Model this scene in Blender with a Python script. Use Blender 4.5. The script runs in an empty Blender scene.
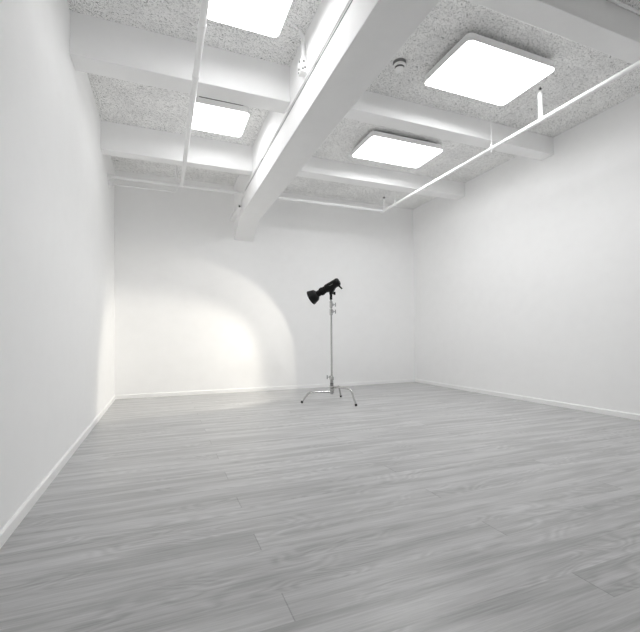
import bpy, bmesh, math
from mathutils import Vector, Matrix

S = bpy.context.scene
COL = S.collection
PI = math.pi

# ------------------------------------------------------------------ materials
def mat(name, color, rough=0.6, metal=0.0, spec=0.5):
    m = bpy.data.materials.new(name)
    m.use_nodes = True
    b = m.node_tree.nodes['Principled BSDF']
    b.inputs['Base Color'].default_value = (*color, 1)
    b.inputs['Roughness'].default_value = rough
    b.inputs['Metallic'].default_value = metal
    b.inputs['Specular IOR Level'].default_value = spec
    return m

def noisy(m, scale, amount, bump=0.0, dist=0.002):
    """soft procedural mottling of the base colour, plus an optional bump"""
    nt = m.node_tree; N = nt.nodes; L = nt.links
    b = N['Principled BSDF']
    c = b.inputs['Base Color'].default_value[:]
    geo = N.new('ShaderNodeNewGeometry')
    n = N.new('ShaderNodeTexNoise')
    n.inputs['Scale'].default_value = scale
    n.inputs['Detail'].default_value = 4
    L.new(geo.outputs['Position'], n.inputs['Vector'])
    r = N.new('ShaderNodeMapRange')
    r.inputs['From Min'].default_value = .3; r.inputs['From Max'].default_value = .7
    r.inputs['To Min'].default_value = 1 - amount; r.inputs['To Max'].default_value = 1 + amount
    L.new(n.outputs['Fac'], r.inputs['Value'])
    v = N.new('ShaderNodeVectorMath'); v.operation = 'SCALE'
    v.inputs[0].default_value = c[:3]
    L.new(r.outputs['Result'], v.inputs['Scale'])
    L.new(v.outputs['Vector'], b.inputs['Base Color'])
    if bump:
        bp = N.new('ShaderNodeBump')
        bp.inputs['Strength'].default_value = bump; bp.inputs['Distance'].default_value = dist
        L.new(n.outputs['Fac'], bp.inputs['Height'])
        L.new(bp.outputs['Normal'], b.inputs['Normal'])
    return m

M = {}
M['wall'] = noisy(mat('white wall paint', (.945, .945, .945), .7, spec=.3), 6, .012, .05)
M['beam'] = noisy(mat('white beam paint', (.945, .945, .945), .65, spec=.3), 8, .012, .05)
M['wall_grey'] = noisy(mat('front wall paint', (.93, .93, .93), .7, spec=.3), 6, .012)
M['skirting'] = noisy(mat('white skirting', (.93, .93, .925), .45, spec=.4), 9, .01)
M['pipe'] = noisy(mat('white painted pipe', (.93, .93, .93), .35, spec=.5), 20, .015)
M['frame'] = noisy(mat('panel frame', (.84, .84, .84), .45), 20, .01)
M['shadow_gap'] = mat('panel backing', (.12, .12, .12), .7)  # dark colour deepens the shadow in the gap above each panel
M['plastic'] = noisy(mat('white plastic', (.93, .93, .925), .4), 30, .01)
M['slot'] = mat('dark slot', (.03, .03, .03), .6)
M['grey'] = noisy(mat('grey plastic', (.22, .22, .22), .5), 30, .02)
M['brass'] = mat('dark metal tip', (.10, .10, .10), .4, .8)
M['chrome'] = noisy(mat('satin chrome', (.60, .60, .59), .24, .95), 40, .02)
M['steel'] = noisy(mat('brushed steel', (.42, .42, .42), .32, .9), 40, .03)
M['rubber'] = mat('black rubber', (.015, .015, .015), .7)
M['black'] = noisy(mat('black strobe casing', (.006, .006, .006), .42, spec=.22), 60, .1)
M['black_soft'] = noisy(mat('black grip', (.004, .004, .004), .6, spec=.2), 60, .1)
M['mark'] = mat('grey lettering', (.22, .22, .22), .5)
M['reflector'] = mat('silver reflector', (.8, .8, .8), .3, 1.0)

def emitter(name, color, strength):
    m = bpy.data.materials.new(name); m.use_nodes = True
    nt = m.node_tree; nt.nodes.clear()
    e = nt.nodes.new('ShaderNodeEmission'); o = nt.nodes.new('ShaderNodeOutputMaterial')
    e.inputs['Color'].default_value = (*color, 1); e.inputs['Strength'].default_value = strength
    nt.links.new(e.outputs[0], o.inputs[0])
    return m
PANEL_L, PANEL_R = 9.2, 13.6
M['diffuser_small'] = emitter('glowing small diffuser', (.992, .996, 1), PANEL_L)
M['diffuser'] = emitter('glowing diffuser', (.992, .996, 1), PANEL_R)
M['flash_glass'] = emitter('glowing flash glass', (1, .95, .86), 2.0)

class NT:
    """tiny helper to write shader maths compactly"""
    def __init__(s, m): s.t = m.node_tree; s.N = s.t.nodes; s.L = s.t.links
    def put(s, sock, v):
        if hasattr(v, 'is_linked'): s.L.new(v, sock)
        else: sock.default_value = v
    def m(s, op, a, b=0.0, c=0.0):
        n = s.N.new('ShaderNodeMath'); n.operation = op
        for i, v in enumerate((a, b, c)): s.put(n.inputs[i], v)
        return n.outputs[0]
    def xyz(s, x, y, z):
        n = s.N.new('ShaderNodeCombineXYZ')
        for i, v in enumerate((x, y, z)): s.put(n.inputs[i], v)
        return n.outputs[0]
    def noise(s, vec, scale, detail=3, rough=.5, dist=0.0):
        n = s.N.new('ShaderNodeTexNoise')
        s.L.new(vec, n.inputs['Vector'])
        n.inputs['Scale'].default_value = scale; n.inputs['Detail'].default_value = detail
        n.inputs['Roughness'].default_value = rough; n.inputs['Distortion'].default_value = dist
        return n.outputs['Fac']
    def ramp(s, v, a, b, lo, hi):
        n = s.N.new('ShaderNodeMapRange'); n.interpolation_type = 'SMOOTHSTEP'
        s.put(n.inputs['Value'], v)
        for k, x in (('From Min', a), ('From Max', b), ('To Min', lo), ('To Max', hi)):
            n.inputs[k].default_value = x
        return n.outputs['Result']
    def rnd(s, vec):
        n = s.N.new('ShaderNodeTexWhiteNoise'); n.noise_dimensions = '3D'
        s.L.new(vec, n.inputs['Vector'])
        return n.outputs['Value']

def floor_material():
    m = mat('grey wood planks', (.3, .3, .3), .35, spec=.5)
    g = NT(m); b = g.N['Principled BSDF']
    geo = g.N.new('ShaderNodeNewGeometry')
    sep = g.N.new('ShaderNodeSeparateXYZ'); g.L.new(geo.outputs['Position'], sep.inputs[0])
    x, y = sep.outputs[0], sep.outputs[1]
    W, LEN = .169, 3.51
    v = g.m('DIVIDE', g.m('SUBTRACT', y, 1.355), W)
    row = g.m('FLOOR', v)
    u = g.m('DIVIDE', g.m('SUBTRACT', g.m('SUBTRACT', x, .435), g.m('MULTIPLY', row, 1.17)), LEN)
    pl = g.m('FLOOR', u)
    fv = g.m('FRACT', v); fu = g.m('FRACT', u)
    ident = g.xyz(pl, row, 3.7)
    r1 = g.rnd(ident); r2 = g.rnd(g.xyz(row, pl, 11.3))
    # grain coordinates: long in x, different on each plank
    gx = g.m('ADD', g.m('MULTIPLY', x, .85), g.m('MULTIPLY', r1, 37.0))
    gy = g.m('ADD', g.m('MULTIPLY', y, 10.5), g.m('MULTIPLY', r2, 53.0))
    gv = g.xyz(gx, gy, 0.0)
    broad = g.noise(gv, 1.15, 2, .5, .35)
    fine = g.noise(g.xyz(g.m('MULTIPLY', gx, 3.0), g.m('MULTIPLY', gy, 6.5), 0.0), 1.6, 4, .65, .2)
    # cathedral figure: rings cut through a slowly varying field
    field = g.noise(g.xyz(g.m('MULTIPLY', gx, 2.3), g.m('MULTIPLY', gy, .60), 1.0), 1.0, 1.5, .45, .35)
    ring = g.m('SINE', g.m('MULTIPLY', field, 85.0))
    fig = g.noise(g.xyz(g.m('MULTIPLY', gx, 1.5), g.m('MULTIPLY', gy, .5), 7.0), 1.1, 1)
    figm = g.ramp(fig, .46, .62, 0.0, 1.0)
    tone = g.m('ADD', g.ramp(broad, .32, .68, -.18, .14), g.ramp(fine, .25, .75, -.15, .13))
    tone = g.m('ADD', tone, g.m('MULTIPLY', g.m('MULTIPLY', ring, figm), .085))
    tone = g.m('ADD', tone, g.m('MULTIPLY', g.m('SUBTRACT', r1, .5), .04))
    # seams: butt joints plainly, long edges hardly
    du = g.m('MULTIPLY', g.m('MINIMUM', fu, g.m('SUBTRACT', 1.0, fu)), LEN)
    dv = g.m('MULTIPLY', g.m('MINIMUM', fv, g.m('SUBTRACT', 1.0, fv)), W)
    su = g.ramp(du, .0012, .0036, .30, 0.0)
    sv = g.ramp(dv, .0008, .003, .04, 0.0)
    k = g.m('SUBTRACT', g.m('ADD', tone, 1.0), g.m('MAXIMUM', su, sv))
    sc = g.N.new('ShaderNodeVectorMath'); sc.operation = 'SCALE'
    sc.inputs[0].default_value = (FLOOR, FLOOR, FLOOR * 1.0)
    g.L.new(k, sc.inputs['Scale'])
    g.L.new(sc.outputs[0], b.inputs['Base Color'])
    g.L.new(g.ramp(fine, .2, .8, .27, .40), b.inputs['Roughness'])
    bp = g.N.new('ShaderNodeBump'); bp.inputs['Strength'].default_value = .18; bp.inputs['Distance'].default_value = .001
    g.L.new(k, bp.inputs['Height']); g.L.new(bp.outputs[0], b.inputs['Normal'])
    return m
FLOOR = .46
M['floor'] = floor_material()

def ceiling_material():
    m = mat('wood wool ceiling board', (.5, .5, .5), .9, spec=.1)
    g = NT(m); b = g.N['Principled BSDF']
    geo = g.N.new('ShaderNodeNewGeometry')
    sep = g.N.new('ShaderNodeSeparateXYZ'); g.L.new(geo.outputs['Position'], sep.inputs[0])
    P = geo.outputs['Position']
    warp = g.noise(P, 9.0, 2)
    x = g.m('ADD', sep.outputs[0], g.m('MULTIPLY', warp, .12))
    y = g.m('ADD', sep.outputs[1], g.m('MULTIPLY', warp, .10))
    strands = g.noise(g.xyz(g.m('MULTIPLY', x, 46.0), g.m('MULTIPLY', y, 105.0), 0.0), 1.0, 3, .6, 1.2)
    strands2 = g.noise(g.xyz(g.m('MULTIPLY', x, 108.0), g.m('MULTIPLY', y, 48.0), 5.0), 1.0, 3, .6, 1.2)
    s = g.m('MINIMUM', strands, strands2)
    pit = g.ramp(s, .30, .48, .30, 1.0)
    blotch = g.ramp(g.noise(P, 3.0, 2), .3, .7, .95, 1.05)
    # board joints
    jx = g.m('ABSOLUTE', g.m('SUBTRACT', g.m('FRACT', g.m('DIVIDE', g.m('ADD', sep.outputs[0], .10), 1.2)), .5))
    jy = g.m('ABSOLUTE', g.m('SUBTRACT', g.m('FRACT', g.m('DIVIDE', g.m('ADD', sep.outputs[1], .28), .6)), .5))
    j = g.m('MINIMUM', g.ramp(jx, .0, .004, .80, 1.0), g.ramp(jy, .0, .008, .86, 1.0))
    k = g.m('MULTIPLY', g.m('MULTIPLY', pit, blotch), j)
    sc = g.N.new('ShaderNodeVectorMath'); sc.operation = 'SCALE'
    sc.inputs[0].default_value = (.97, .97, .962)
    g.L.new(k, sc.inputs['Scale']); g.L.new(sc.outputs[0], b.inputs['Base Color'])
    bp = g.N.new('ShaderNodeBump'); bp.inputs['Strength'].default_value = .6; bp.inputs['Distance'].default_value = .006
    g.L.new(s, bp.inputs['Height']); g.L.new(bp.outputs[0], b.inputs['Normal'])
    return m
M['ceiling'] = ceiling_material()

# ------------------------------------------------------------------ mesh helpers (world coordinates)
def frame(d):
    d = Vector(d).normalized()
    a = Vector((0, 0, 1)) if abs(d.z) < .9 else Vector((1, 0, 0))
    u = d.cross(a).normalized()
    return u, u.cross(d).normalized(), d

class MB:
    def __init__(s): s.b = bmesh.new()
    def box(s, lo, hi):
        vs = [s.b.verts.new((x, y, z)) for z in (lo[2], hi[2]) for y in (lo[1], hi[1]) for x in (lo[0], hi[0])]
        for f in ((0, 2, 3, 1), (4, 5, 7, 6), (0, 1, 5, 4), (2, 6, 7, 3), (0, 4, 6, 2), (1, 3, 7, 5)):
            s.b.faces.new([vs[i] for i in f])
        return s
    def prism(s, pts, lift):
        """closed outline (list of points) swept along a vector"""
        lift = Vector(lift)
        a = [s.b.verts.new(Vector(p)) for p in pts]; c = [s.b.verts.new(Vector(p) + lift) for p in pts]
        n = len(pts)
        s.b.faces.new(a[::-1]); s.b.faces.new(c)
        for i in range(n): s.b.faces.new((a[i], a[(i + 1) % n], c[(i + 1) % n], c[i]))
        return s
    def lathe(s, origin, axis, prof, seg=24, caps=True):
        """prof: list of (distance along axis, radius)"""
        u, v, d = frame(axis); o = Vector(origin); rings = []
        for t, r in prof:
            rings.append([s.b.verts.new(o + d * t + (u * math.cos(2 * PI * k / seg) + v * math.sin(2 * PI * k / seg)) * max(r, 1e-5)) for k in range(seg)])
        for a, c in zip(rings, rings[1:]):
            for k in range(seg): s.b.faces.new((a[k], a[(k + 1) % seg], c[(k + 1) % seg], c[k]))
        if caps: s.b.faces.new(rings[0][::-1]); s.b.faces.new(rings[-1])
        return s
    def cyl(s, a, c, r, r2=None, seg=20):
        a = Vector(a); c = Vector(c)
        return s.lathe(a, c - a, [(0, r), ((c - a).length, r if r2 is None else r2)], seg)
    def tube(s, path, r, seg=14):
        P = [Vector(p) for p in path]; rings = []
        n = len(P); u = None
        for i, p in enumerate(P):
            t = (P[min(i + 1, n - 1)] - P[max(i - 1, 0)]).normalized()
            if u is None: u = frame(t)[0]
            u = (u - t * u.dot(t)).normalized(); v = t.cross(u)
            rings.append([s.b.verts.new(p + (u * math.cos(2 * PI * k / seg) + v * math.sin(2 * PI * k / seg)) * r) for k in range(seg)])
        for a, c in zip(rings, rings[1:]):
            for k in range(seg): s.b.faces.new((a[k], a[(k + 1) % seg], c[(k + 1) % seg], c[k]))
        s.b.faces.new(rings[0][::-1]); s.b.faces.new(rings[-1])
        return s
    def ball(s, c, r, seg=16):
        return s.lathe(Vector(c) - Vector((0, 0, r)), (0, 0, 1), [(r - r * math.cos(PI * k / 8), r * math.sin(PI * k / 8)) for k in range(9)], seg)

def bend(a, corner, c, rad, n=8):
    """path a -> corner -> c with a rounded corner"""
    a, k, c = Vector(a), Vector(corner), Vector(c)
    p = k + (a - k).normalized() * rad; q = k + (c - k).normalized() * rad
    out = [a]
    for i in range(n + 1):
        t = i / n
        out.append(p * (1 - t) ** 2 + k * 2 * t * (1 - t) + q * t * t)
    return out + [c]

def obj(name, mb, m, parent=None, bevel=0.0, smooth=True, bseg=2):
    bm = mb.b
    bmesh.ops.recalc_face_normals(bm, faces=bm.faces)
    root = parent
    while root is not None and root.parent is not None: root = root.parent
    if root is not None: bmesh.ops.translate(bm, verts=bm.verts, vec=-root.location)
    me = bpy.data.meshes.new(name); bm.to_mesh(me); bm.free()
    me.materials.append(M[m])
    o = bpy.data.objects.new(name, me); COL.objects.link(o)
    if parent is not None: o.parent = parent
    if bevel:
        b = o.modifiers.new('bevel', 'BEVEL'); b.width = bevel; b.segments = bseg
        b.limit_method = 'ANGLE'; b.angle_limit = math.radians(40)
    if smooth:
        me.shade_smooth()
        me.set_sharp_from_angle(angle=math.radians(38))
    return o

def thing(name, label, cat, loc, group=None):
    o = bpy.data.objects.new(name, None); COL.objects.link(o)
    o.location = loc; o.empty_display_size = .1
    o['label'] = label; o['category'] = cat
    if group: o['group'] = group
    return o

def tag(o, label, cat, group=None):
    o['label'] = label; o['category'] = cat
    if group: o['group'] = group
    return o

def struct(name, mb, m, label, cat, **k):
    o = obj(name, mb, m, **k); o['kind'] = 'structure'
    o['label'] = label; o['category'] = cat
    return o

# ------------------------------------------------------------------ room shell
XL, XR, YF, YB, H = -.735, 5.19, -2.4, 7.40, 3.825
T = .15
struct('floor', MB().box((XL - T, YF - T, -.12), (XR + T, YB + T, 0)), 'floor', 'grey wood plank floor of the empty studio', 'floor', smooth=False)
struct('ceiling', MB().box((XL - T, YF - T, H), (XR + T, YB + T, H + .15)), 'ceiling', 'grey speckled wood wool ceiling between the white beams', 'ceiling', smooth=False)
struct('wall_left', MB().box((XL - T, YF, 0), (XL, YB, H)), 'wall', 'plain white wall on the left with a bright patch at its far end', 'wall', smooth=False)
struct('wall_right', MB().box((XR, YF, 0), (XR + T, YB, H)), 'wall', 'plain white wall on the right below the long pipe', 'wall', smooth=False)
struct('wall_back', MB().box((XL - T, YB, 0), (XR + T, YB + T, H)), 'wall', 'white end wall lit by a round pool of warm light', 'wall', smooth=False)
struct('wall_front', MB().box((XL - T, YF - T, 0), (XR + T, YF, H)), 'wall_grey', 'white wall behind the viewer', 'wall', smooth=False)

BH, BT = .068, .016
def skirt(prof2, a, d):
    return MB().prism([Vector(a) + Vector(p) for p in prof2], d)
c = .009
struct('baseboard_left', skirt([(0, 0, 0), (BT, 0, 0), (BT, 0, BH - c), (BT - c, 0, BH), (0, 0, BH)], (XL, YF, 0), (0, YB - YF, 0)), 'skirting', 'white baseboard along the left wall', 'baseboard', smooth=False)
struct('baseboard_right', skirt([(0, 0, 0), (-BT, 0, 0), (-BT, 0, BH - c), (-BT + c, 0, BH), (0, 0, BH)], (XR, YF, 0), (0, YB - YF, 0)), 'skirting', 'white baseboard along the right wall', 'baseboard', smooth=False)
struct('baseboard_back', skirt([(0, 0, 0), (0, -BT, 0), (0, -BT, BH - c), (0, -BT + c, BH), (0, 0, BH)], (XL, YB, 0), (XR - XL, 0, 0)), 'skirting', 'white baseboard along the end wall behind the light stand', 'baseboard', smooth=False)

# main beam along the room, dropping in a sloped haunch at the end wall
MX0, MX1, MZ = 1.24, 1.597, 3.07
struct('main_beam', MB().prism([(MX0, YF, MZ), (MX0, 6.86, MZ), (MX0, YB, 2.812), (MX0, YB, H), (MX0, YF, H)], (MX1 - MX0, 0, 0)), 'beam',
       'deep white main beam running the length of the ceiling to the end wall', 'beam', bevel=.006)
for y0, y1, z, where in ((2.04, 2.27, 3.447, None), (3.913, 4.142, 3.447, 'deep white cross beam from left wall between the two left light panels'),
                         (5.764, 5.925, 3.447, 'white cross beam from left wall nearest the end wall')):
    struct('cross_beam', MB().box((XL, y0, z), (MX0, y1, H)), 'beam', where or 'white cross beam from left wall above the viewer', 'beam', bevel=.005)
for y0, y1, z, where in ((2.17, 2.372, 3.575, 'white cross beam in the top right corner, nearest the viewer'),
                         (3.988, 4.190, 3.575, 'white cross beam to right wall between the two right light panels'),
                         (5.775, 5.992, 3.575, 'white cross beam to right wall nearest the end wall')):
    struct('cross_beam', MB().box((MX1, y0, z), (XR, y1, H)), 'beam', where, 'beam', bevel=.005)

# ------------------------------------------------------------------ ceiling light panels
def rrect(x0, y0, x1, y1, z, r, n=6):
    out = []
    for cx, cy, a0 in ((x1 - r, y1 - r, 0), (x0 + r, y1 - r, 90), (x0 + r, y0 + r, 180), (x1 - r, y0 + r, 270)):
        for k in range(n + 1):
            a = math.radians(a0 + 90 * k / n)
            out.append((cx + r * math.cos(a), cy + r * math.sin(a), z))
    return out

ZP = 3.70
def panel(x0, y0, x1, y1, label):
    t = thing('ceiling_light', label, 'ceiling light', ((x0 + x1) / 2, (y0 + y1) / 2, ZP), 'ceiling light panels')
    obj('frame', MB().prism(rrect(x0, y0, x1, y1, ZP + .004, .055), (0, 0, .070)), 'frame', t)
    obj('diffuser', MB().prism(rrect(x0 + .005, y0 + .005, x1 - .005, y1 - .005, ZP, .050), (0, 0, .006)), 'diffuser' if x0 > 1.6 else 'diffuser_small', t)
    obj('mounting_plate', MB().box((x0 + .07, y0 + .07, ZP + .073), (x1 - .07, y1 - .07, H)), 'shadow_gap', t)
    return t
panel(.335, 2.77, .975, 3.43, 'square glowing light panel cut off at the top, left of the main beam')
panel(.335, 4.71, .990, 5.325, 'small glowing light panel left of the main beam, beyond the cross beam')
panel(2.600, 2.808, 3.724, 3.505, 'large glowing light panel on the right, beside the round ceiling detector')
panel(2.630, 4.648, 3.807, 5.310, 'glowing light panel right of the main beam, nearer the end wall')

# ------------------------------------------------------------------ round detector
dx, dy = 2.276, 3.452
t = thing('smoke_detector', 'small round white detector on the ceiling beside the large right light panel', 'smoke detector', (dx, dy, H))
obj('base', MB().lathe((dx, dy, H), (0, 0, -1), [(0, .068), (.012, .068), (.016, .056), (.024, .056)], 32), 'grey', t)
obj('collar', MB().lathe((dx, dy, H - .024), (0, 0, -1), [(0, .058), (.006, .064), (.022, .064), (.028, .058)], 32), 'plastic', t)
obj('vent', MB().lathe((dx, dy, H - .052), (0, 0, -1), [(0, .048), (.018, .044)], 32), 'slot', t)
obj('cap', MB().lathe((dx, dy, H - .066), (0, 0, -1), [(0, .046), (.010, .046), (.019, .038), (.023, .018), (.024, .001)], 32), 'plastic', t)

# ------------------------------------------------------------------ pipework
ZPI = 3.38
lx = .286
t = thing('pipe', 'white pipe running lengthwise beneath the left cross beams', 'pipe', (lx, 6.5, ZPI))
obj('pipe_run', MB().tube([(lx, YF, ZPI), (lx, 6.471, ZPI)], .027), 'pipe', t)
for y in (3.11, 3.72):
    obj('coupling', MB().lathe((lx, y - .03, ZPI), (0, 1, 0), [(0, .027), (.003, .032), (.057, .032), (.060, .027)]), 'pipe', t)
obj('tee_fitting', MB().lathe((lx, 6.41, ZPI), (0, 1, 0), [(0, .027), (.004, .032), (.061, .032)]), 'pipe', t)
obj('pipe_clip', MB().lathe((lx, 4.01, ZPI), (0, 1, 0), [(0, .027), (.002, .031), (.026, .031), (.028, .027)]).cyl((lx, 4.024, ZPI + .018), (lx, 4.024, 3.45), .005, seg=10), 'pipe', t)

t = thing('pipe', 'white pipe crossing the end bay from the left wall to the main beam', 'pipe', (XL, 6.5, ZPI))
obj('pipe_run', MB().tube([(XL, 6.5, ZPI), (MX0, 6.5, ZPI)], .026), 'pipe', t)
obj('wall_flange', MB().lathe((XL, 6.5, ZPI), (1, 0, 0), [(0, .05), (.008, .05), (.012, .03), (.05, .03), (.052, .021)]), 'pipe', t)
for x in (.62,):
    obj('coupling', MB().lathe((x - .035, 6.5, ZPI), (1, 0, 0), [(0, .026), (.003, .032), (.067, .032), (.070, .026)]), 'pipe', t)

rx = 3.893
t = thing('pipe', 'white pipe crossing the end bay from the main beam to the right pipe', 'pipe', (MX1, 6.5, ZPI))
obj('pipe_run', MB().tube([(MX1, 6.5, ZPI), (rx - .0235, 6.5, ZPI)], .026), 'pipe', t)

t = thing('pipe', 'long white pipe with hangers running lengthwise in front of the right wall', 'pipe', (rx, 6.56, ZPI))
obj('pipe_run', MB().tube([(rx, YF, ZPI), (rx, 6.56, ZPI)], .0235), 'pipe', t)
obj('end_cap', MB().lathe((rx, 6.51, ZPI), (0, 1, 0), [(0, .0235), (.004, .029), (.06, .029), (.066, .022)]), 'pipe', t)
s = obj('sprinkler', MB().lathe((rx, 3.14, ZPI), (0, 0, 1), [(0, .027), (.03, .027), (.034, .023), (.265, .023), (.268, .027), (.292, .027), (.296, .020), (.315, .017), (.318, .010), (.33, .010)]), 'pipe', t)
obj('sprinkler_tip', MB().lathe((rx, 3.14, ZPI + .328), (0, 0, 1), [(0, .008), (.02, .007), (.022, .016), (.026, .016), (.028, .006), (.045, .004)]), 'brass', s)
h = obj('hanger', MB().cyl((rx, 3.85, ZPI + .02), (rx, 3.85, H), .0042, seg=10).lathe((rx, 3.85, H - .012), (0, 0, 1), [(0, .012), (.012, .016)]), 'pipe', t)
obj('hanger_clamp', MB().lathe((rx, 3.835, ZPI), (0, 1, 0), [(0, .0235), (.002, .029), (.028, .029), (.03, .0235)]).lathe((rx, 3.85, ZPI + .02), (0, 0, 1), [(0, .014), (.03, .014), (.036, .009), (.055, .009)]).lathe((rx, 3.85, ZPI - .045), (0, 0, 1), [(0, .008), (.02, .010), (.026, .006)]), 'pipe', h)
s = obj('sprinkler', MB().lathe((rx - .005, 6.47, ZPI), (0, 0, 1), [(0, .024), (.03, .024), (.034, .019), (.19, .019), (.194, .023), (.214, .023), (.218, .012)]), 'pipe', t)
obj('sprinkler_tip', MB().lathe((rx - .005, 6.47, ZPI + .216), (0, 0, 1), [(0, .009), (.02, .008), (.022, .022), (.030, .022), (.032, .006), (.045, .005)]), 'brass', s)
obj('hanger', MB().cyl((rx, 6.10, ZPI + .02), (rx, 6.10, H), .0042, seg=10).lathe((rx, 6.085, ZPI), (0, 1, 0), [(0, .0235), (.002, .029), (.028, .029), (.03, .0235)]).lathe((rx, 6.10, ZPI + .02), (0, 0, 1), [(0, .013), (.03, .013), (.036, .009), (.06, .009)]), 'pipe', t)

# thin lower conduit by the left wall, turning up to the ceiling
cz, cy_ = 3.285, 6.555
t = thing('conduit', 'thin white conduit just below the end pipe beside the left wall', 'conduit', (XL, cy_, cz))
obj('conduit_run', MB().tube(bend((XL, cy_, cz), (.215, cy_, cz), (.215, cy_ + .03, H), .05), .0135), 'pipe', t)
for x in (-.60, -.50, -.14):
    obj('coupling', MB().lathe((x, cy_, cz), (1, 0, 0), [(0, .0135), (.002, .019), (.035, .019), (.037, .0135)]), 'pipe', t)
obj('conduit_elbow', MB().lathe((.15, cy_, cz), (1, 0, 0), [(0, .0135), (.002, .018), (.02, .018), (.022, .0135)]), 'pipe', t)
obj('wall_plate', MB().box((XL, cy_ - .035, cz - .035), (XL + .05, cy_ + .035, cz + .035)), 'pipe', t, bevel=.006)

# conduit along the side of the main beam
kx = MX0 - .012
t = thing('conduit', 'thin white conduit along the left side of the main beam', 'conduit', (MX0, 6.4, 3.37))
obj('conduit_run', MB().tube([(kx, YF, 3.37), (kx, 6.385, 3.37), (kx, 6.405, 3.362), (kx, 6.455, 3.312), (kx, 6.475, 3.300), (kx, 6.56, 3.285), (kx, 6.61, 3.262), (kx, 6.625, 3.225)], .008), 'pipe', t)
for y in (3.16, 4.02, 5.15):
    obj('coupling', MB().lathe((kx, y - .025, 3.37), (0, 1, 0), [(0, .008), (.002, .0115), (.048, .0115), (.05, .008)]), 'pipe', t)
obj('shadow_line', MB().tube([(MX0 - .003, YF, 3.352), (MX0 - .003, 6.30, 3.352)], .0027, 8), 'grey', t)  # thin grey strand standing in for the conduit's shadow on the beam

# trunking box at the far end of the beam with a round black opening
t = thing('cable_trunking', 'short white trunking box on the main beam by the end wall, with round black hole', 'trunking', (1.20, 6.60, 3.15))
b = obj('trunking_body', MB().box((1.168, 6.60, 3.150), (MX0, YB, 3.226)), 'beam', t, bevel=.008)
obj('trunking_lid', MB().box((1.160, 6.64, 3.160), (1.168, YB, 3.216)), 'pipe', t, bevel=.003)
obj('opening', MB().lathe((1.200, 6.596, 3.188), (0, 1, 0), [(0, .016), (.010, .016)]), 'slot', t)

# feed hose from the first panel down to a small socket box
bx_, by_, bz_ = 1.24, 3.43, 3.492
t = thing('socket_box', 'small white cable box with dark holes high on the side of the main beam', 'socket box', (bx_, by_, bz_))
obj('housing', MB().box((bx_ - .062, by_ - .045, bz_ - .062), (bx_, by_ + .045, bz_ + .062)), 'plastic', t, bevel=.008)
for (oy, oz) in ((-.012, .040), (.020, -.012), (-.018, -.034), (.018, -.044)):
    obj('socket_hole', MB().lathe((bx_ - .0645, by_ + oy, bz_ + oz), (1, 0, 0), [(0, .0095), (.004, .0095)], 14), 'slot', t)
for (ox, oz) in ((-.034, .034), (-.022, -.020), (-.044, -.036)):
    obj('socket_hole', MB().lathe((bx_ + ox, by_ - .0475, bz_ + oz), (0, 1, 0), [(0, .008), (.004, .008)], 14), 'slot', t)
path = [(.972, 3.29, 3.812), (1.03, 3.325, 3.816)] + bend((1.10, 3.365, 3.812), (1.210, 3.428, 3.812), (1.215, 3.412, 3.55), .06)[1:]
p2 = obj('feed_hose', MB().tube(path[:2] + [path[2]], .007, 10).tube(path[2:], .018, 12), 'pipe', t)
obj('hose_nut', MB().cyl((1.214, 3.414, 3.585), (1.215, 3.412, 3.552), .024, .022), 'pipe', t)
obj('tie_wire', MB().tube([(1.233, 3.385, 3.70), (1.233, 3.36, 3.545), (1.230, 3.352, 3.60), (1.232, 3.31, 3.555), (1.236, 3.275, 3.53)], .005, 8), 'pipe', t)

# slim conduit in front of the nearest right cross beam, at ceiling level
tag(obj('conduit', MB().tube([(MX1, 2.135, H - .024), (XR, 2.135, H - .024)], .012), 'pipe'),
    'thin white conduit on the ceiling in the extreme top right corner', 'conduit')

# ------------------------------------------------------------------ light stand
sx, sy = 2.432, 5.65
t = thing('light_stand', 'chrome light stand with three bent legs on the grey floor', 'light stand', (sx, sy, 0))
obj('base_column', MB().lathe((sx, sy, .125), (0, 0, 1), [(0, .018), (.003, .0255), (.22, .0255), (.224, .017)]), 'steel', t)
feet = [((1.975, 5.736), .158), ((2.765, 6.051), .195), ((2.599, 5.161), .238)]
for hz in (.178, .222, .262, .285):
    obj('shade_ring', MB().lathe((sx, sy, hz), (0, 0, 1), [(0, .0285), (.010, .0285)]), 'brass', t)  # dark rings stand in for the shaded gaps between the collars
for (fx, fy), hz in feet:
    d = Vector((fx - sx, fy - sy, 0)); n = d.normalized(); Ln = d.length
    out = Ln - .105
    a = Vector((sx, sy, hz)) + n * .018
    k = Vector((sx, sy, hz + .004)) + n * out
    e = Vector((fx, fy, .022))
    lg = obj('leg', MB().tube(bend(a, k, e, .055, 10), .0142, 14), 'chrome', t)
    dn = (e - k).normalized()
    obj('rubber_foot', MB().lathe(e - dn * .012, dn, [(0, .016), (.004, .018), (.026, .018), (.030, .013)]), 'rubber', lg)
    obj('leg_collar', MB().lathe((sx, sy, hz - .020), (0, 0, 1), [(0, .026), (.003, .036), (.037, .036), (.040, .026)]).tube([Vector((sx, sy, hz)) + n * .02, Vector((sx, sy, hz)) + n * .055], .0165), 'chrome', t)
obj('lock_collar', MB().lathe((sx, sy, .338), (0, 0, 1), [(0, .024), (.003, .034), (.05, .034), (.054, .026), (.07, .019)]), 'chrome', t)
def knob(z, dirx, diry):
    d = Vector((dirx, diry, 0)).normalized(); o = Vector((sx, sy, z))
    kb = obj('knob', MB().cyl(o + d * .018, o + d * .075, .0065).cyl(o + d * .068 + Vector((0, 0, -.030)), o + d * .068 + Vector((0, 0, .030)), .0085), 'steel', t)
    obj('clamp_block', MB().box((sx - .014 + d.x * .022, sy - .014 + d.y * .022, z - .022), (sx + .014 + d.x * .022, sy + .014 + d.y * .022, z + .022)), 'steel', t, bevel=.004)
    return kb
knob(.385, -.93, .37)
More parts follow.
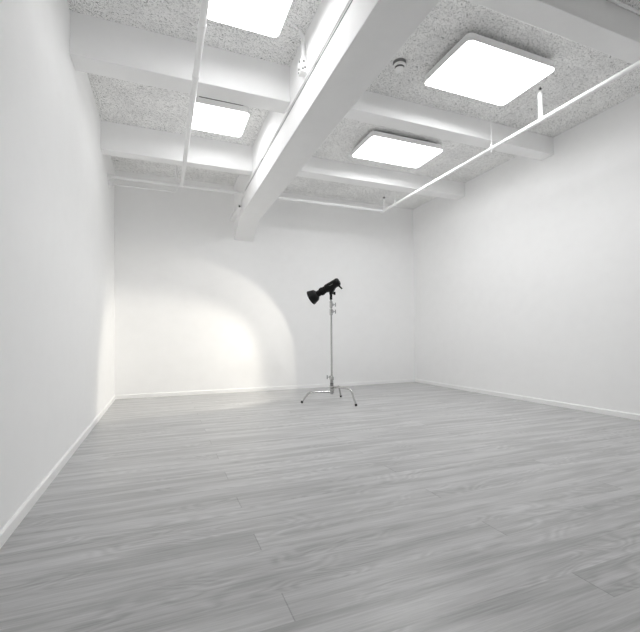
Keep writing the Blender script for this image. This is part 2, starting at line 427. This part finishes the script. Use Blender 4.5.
obj('lower_riser', MB().cyl((sx, sy, .33), (sx, sy, 1.37), .0155), 'chrome', t)
obj('lock_collar', MB().lathe((sx, sy, 1.343), (0, 0, 1), [(0, .017), (.003, .025), (.07, .025), (.076, .027), (.088, .027), (.092, .016)]), 'chrome', t)
knob(1.396, .97, -.25)
obj('upper_riser', MB().cyl((sx, sy, 1.44), (sx, sy, 1.47), .0145), 'chrome', t)
obj('lock_collar', MB().lathe((sx, sy, 1.456), (0, 0, 1), [(0, .016), (.003, .0235), (.08, .0235), (.086, .025), (.096, .025), (.10, .015)]), 'chrome', t)
knob(1.503, .97, -.25)
obj('spigot', MB().lathe((sx, sy, 1.546), (0, 0, 1), [(0, .0135), (.012, .0135), (.015, .010), (.022, .010), (.025, .0135), (.034, .0135)]), 'steel', t)

# ------------------------------------------------------------------ strobe head on the stand
AZ, EL = math.radians(136), math.radians(-26.5)
ax = Vector((math.cos(AZ) * math.cos(EL), math.sin(AZ) * math.cos(EL), math.sin(EL)))     # towards the dish
C = Vector((sx, sy, 1.792))                                                                 # axis point above the stand
FRONT, BACK = .376, .158
Fp = C + ax * FRONT
L = FRONT + BACK
side = ax.cross(Vector((0, 0, 1))).normalized()          # horizontal, square to the barrel
if side.y > 0: side = -side                              # towards the viewer's side
upv = side.cross(ax).normalized()
if upv.z < 0: upv = -upv
t = thing('studio_strobe', 'black studio strobe with flared reflector, tilted down on the chrome stand', 'studio light', (sx, sy, 1.60))
bk = -ax
u = L / 428.0
obj('casing', MB().lathe(Fp, bk, [(222 * u, .050), (228 * u, .059), (236 * u, .066), (300 * u, .066), (304 * u, .0645), (380 * u, .0645), (384 * u, .066), (404 * u, .066), (413 * u, .057)], 36), 'black', t)
zr = obj('zoom_barrel', MB().lathe(Fp, bk, [(96 * u, .049), (140 * u, .050), (146 * u, .058), (152 * u, .060), (186 * u, .060), (192 * u, .055), (226 * u, .055)], 36), 'black', t)
mb = MB()
for k in range(30):
    a = 2 * PI * k / 30
    r_ = (side * math.cos(a) + upv * math.sin(a))
    o_ = Fp + bk * (155 * u) + r_ * .0600
    mb.cyl(o_, o_ + bk * (28 * u), .0028, seg=6)
obj('grip_ridges', mb, 'black_soft', zr)
rf = obj('reflector', MB().lathe(Fp, bk, [(0, .112), (0, .118), (4 * u, .118), (30 * u, .107), (74 * u, .091), (92 * u, .064), (98 * u, .050), (98 * u, .044), (86 * u, .056), (70 * u, .085), (28 * u, .102), (0, .112)], 48, caps=False), 'black', t)
obj('reflector_lining', MB().lathe(Fp, bk, [(5 * u, .109), (28 * u, .0995), (68 * u, .083), (84 * u, .054), (92 * u, .040)], 48, caps=False), 'reflector', rf)
obj('flash_glass', MB().lathe(Fp, bk, [(96 * u, .040), (80 * u, .038), (66 * u, .028), (60 * u, .012), (59 * u, .001)], 32), 'flash_glass', t)
# rear controls, lettering, handle stub
obj('rear_panel', MB().lathe(Fp, bk, [(410 * u, .056), (418 * u, .055), (420 * u, .050)], 36), 'black_soft', t)
mb = MB()
vdir = (Vector((0, 0, 1)) - C).normalized()              # lettering sits on the flank that faces the room
vdir = (-(C - Vector((0, 0, 1.0))) - ax * (-(C - Vector((0, 0, 1.0)))).dot(ax)).normalized()
rot = math.radians(14)
w = ax.cross(vdir)
if w.z < 0: w = -w
fl = (vdir * math.cos(rot) + w * math.sin(rot)).normalized()
for k, wd in enumerate((7, 5, 7, 6, 7)):
    s0 = (296 + k * 10.5) * u
    c0 = Fp + bk * s0 + fl * .0648
    e1, e2 = bk * (wd * u), w * (.004 if k % 2 else .006)
    pts = [c0 - e2, c0 + e1 - e2, c0 + e1 + e2, c0 + e2]
    mb.prism(pts, fl * .0008)
obj('lettering', mb, 'mark', t)
hb = Fp + bk * (396 * u) - upv * .050
obj('handle', MB().cyl(hb + upv * .01, hb - upv * .026 + bk * .003, .019, .016).cyl(hb - upv * .022 + bk * .003, hb - upv * .078 + bk * .020, .0135, .0115), 'black', t)
# tilting bracket and socket on the spigot
br = obj('bracket', MB().lathe((sx, sy, 1.580), (0, 0, 1), [(0, .0185), (.004, .0205), (.080, .0205), (.084, .025), (.105, .028)]).prism(
    [Vector((sx, sy, 1.665)) + ax * .018 + Vector((0, 0, .0)), Vector((sx, sy, 1.665)) - ax * .02, C - ax * .060 - upv * .055, C + ax * .050 - upv * .055], side * .03).prism(
    [Vector((sx, sy, 1.665)) + ax * .018, Vector((sx, sy, 1.665)) - ax * .02, C - ax * .060 - upv * .055, C + ax * .050 - upv * .055], side * -.03), 'black', t, bevel=.004)
ko = Vector((sx, sy, 1.678))
kd = Vector((.93, -.37, 0)).normalized()
obj('tilt_knob', MB().cyl(ko, ko + kd * .045, .012).lathe(ko + kd * .040, kd, [(0, .020), (.004, .025), (.026, .025), (.030, .020)], 20), 'black_soft', t)

# the strobe's own light: wide pool with a brighter core, leaving the reflector mouth
def spot(name, half, blend, energy, radius, el=0.0, az=0.0, focus=False):
    l = bpy.data.lights.new(name, 'SPOT')
    l.spot_size = math.radians(2 * half); l.spot_blend = blend
    l.energy = energy; l.color = (1, .94, .82); l.shadow_soft_size = radius
    if focus:                                            # condensed beam: falls off slower than a bare bulb
        l.use_nodes = True
        nt = l.node_tree
        fo = nt.nodes.new('ShaderNodeLightFalloff'); fo.inputs['Strength'].default_value = 1.0
        nt.links.new(fo.outputs['Linear'], nt.nodes['Emission'].inputs['Strength'])
    o = bpy.data.objects.new(name, l); COL.objects.link(o)
    d = Vector((math.cos(AZ + az) * math.cos(EL + el), math.sin(AZ + az) * math.cos(EL + el), math.sin(EL + el)))
    o.rotation_euler = d.to_track_quat('-Z', 'Y').to_euler()
    o.parent = t
    o.location = Fp + ax * .012 - t.location
    return o
spot('strobe_pool', 48.7, .12, 21, .04)
spot('strobe_core', 41.0, .55, 31, .03, math.radians(-6), math.radians(13), True)

# ------------------------------------------------------------------ world, camera, view
w_ = bpy.data.worlds.new('World'); S.world = w_; w_.use_nodes = True
w_.node_tree.nodes['Background'].inputs[0].default_value = (1, 1, 1, 1)
w_.node_tree.nodes['Background'].inputs[1].default_value = .05

f, pitch, roll, yaw, cyp = 397.821, .0184, -.0079, .3781, 329.974
fw = Vector((math.sin(yaw) * math.cos(pitch), math.cos(yaw) * math.cos(pitch), math.sin(pitch)))
rt = Vector((math.cos(yaw), -math.sin(yaw), 0)); up = rt.cross(fw)
r2 = rt * math.cos(roll) + up * math.sin(roll); u2 = -rt * math.sin(roll) + up * math.cos(roll)
cam = bpy.data.cameras.new('Camera'); co = bpy.data.objects.new('Camera', cam); COL.objects.link(co)
cam.sensor_fit = 'HORIZONTAL'; cam.sensor_width = 36; cam.lens = f / 640 * 36
cam.shift_y = (cyp - 316) / 640
cam.clip_start = .02
mw = Matrix((r2, u2, -fw)).transposed().to_4x4(); mw.translation = (0, 0, 1)
co.matrix_world = mw
S.camera = co
S.view_settings.view_transform = 'Standard'; S.view_settings.look = 'None'
S.view_settings.gamma = 1; S.view_settings.use_curve_mapping = False
S.view_settings.exposure = 0.09
S.cycles.max_bounces = 24; S.cycles.diffuse_bounces = 20
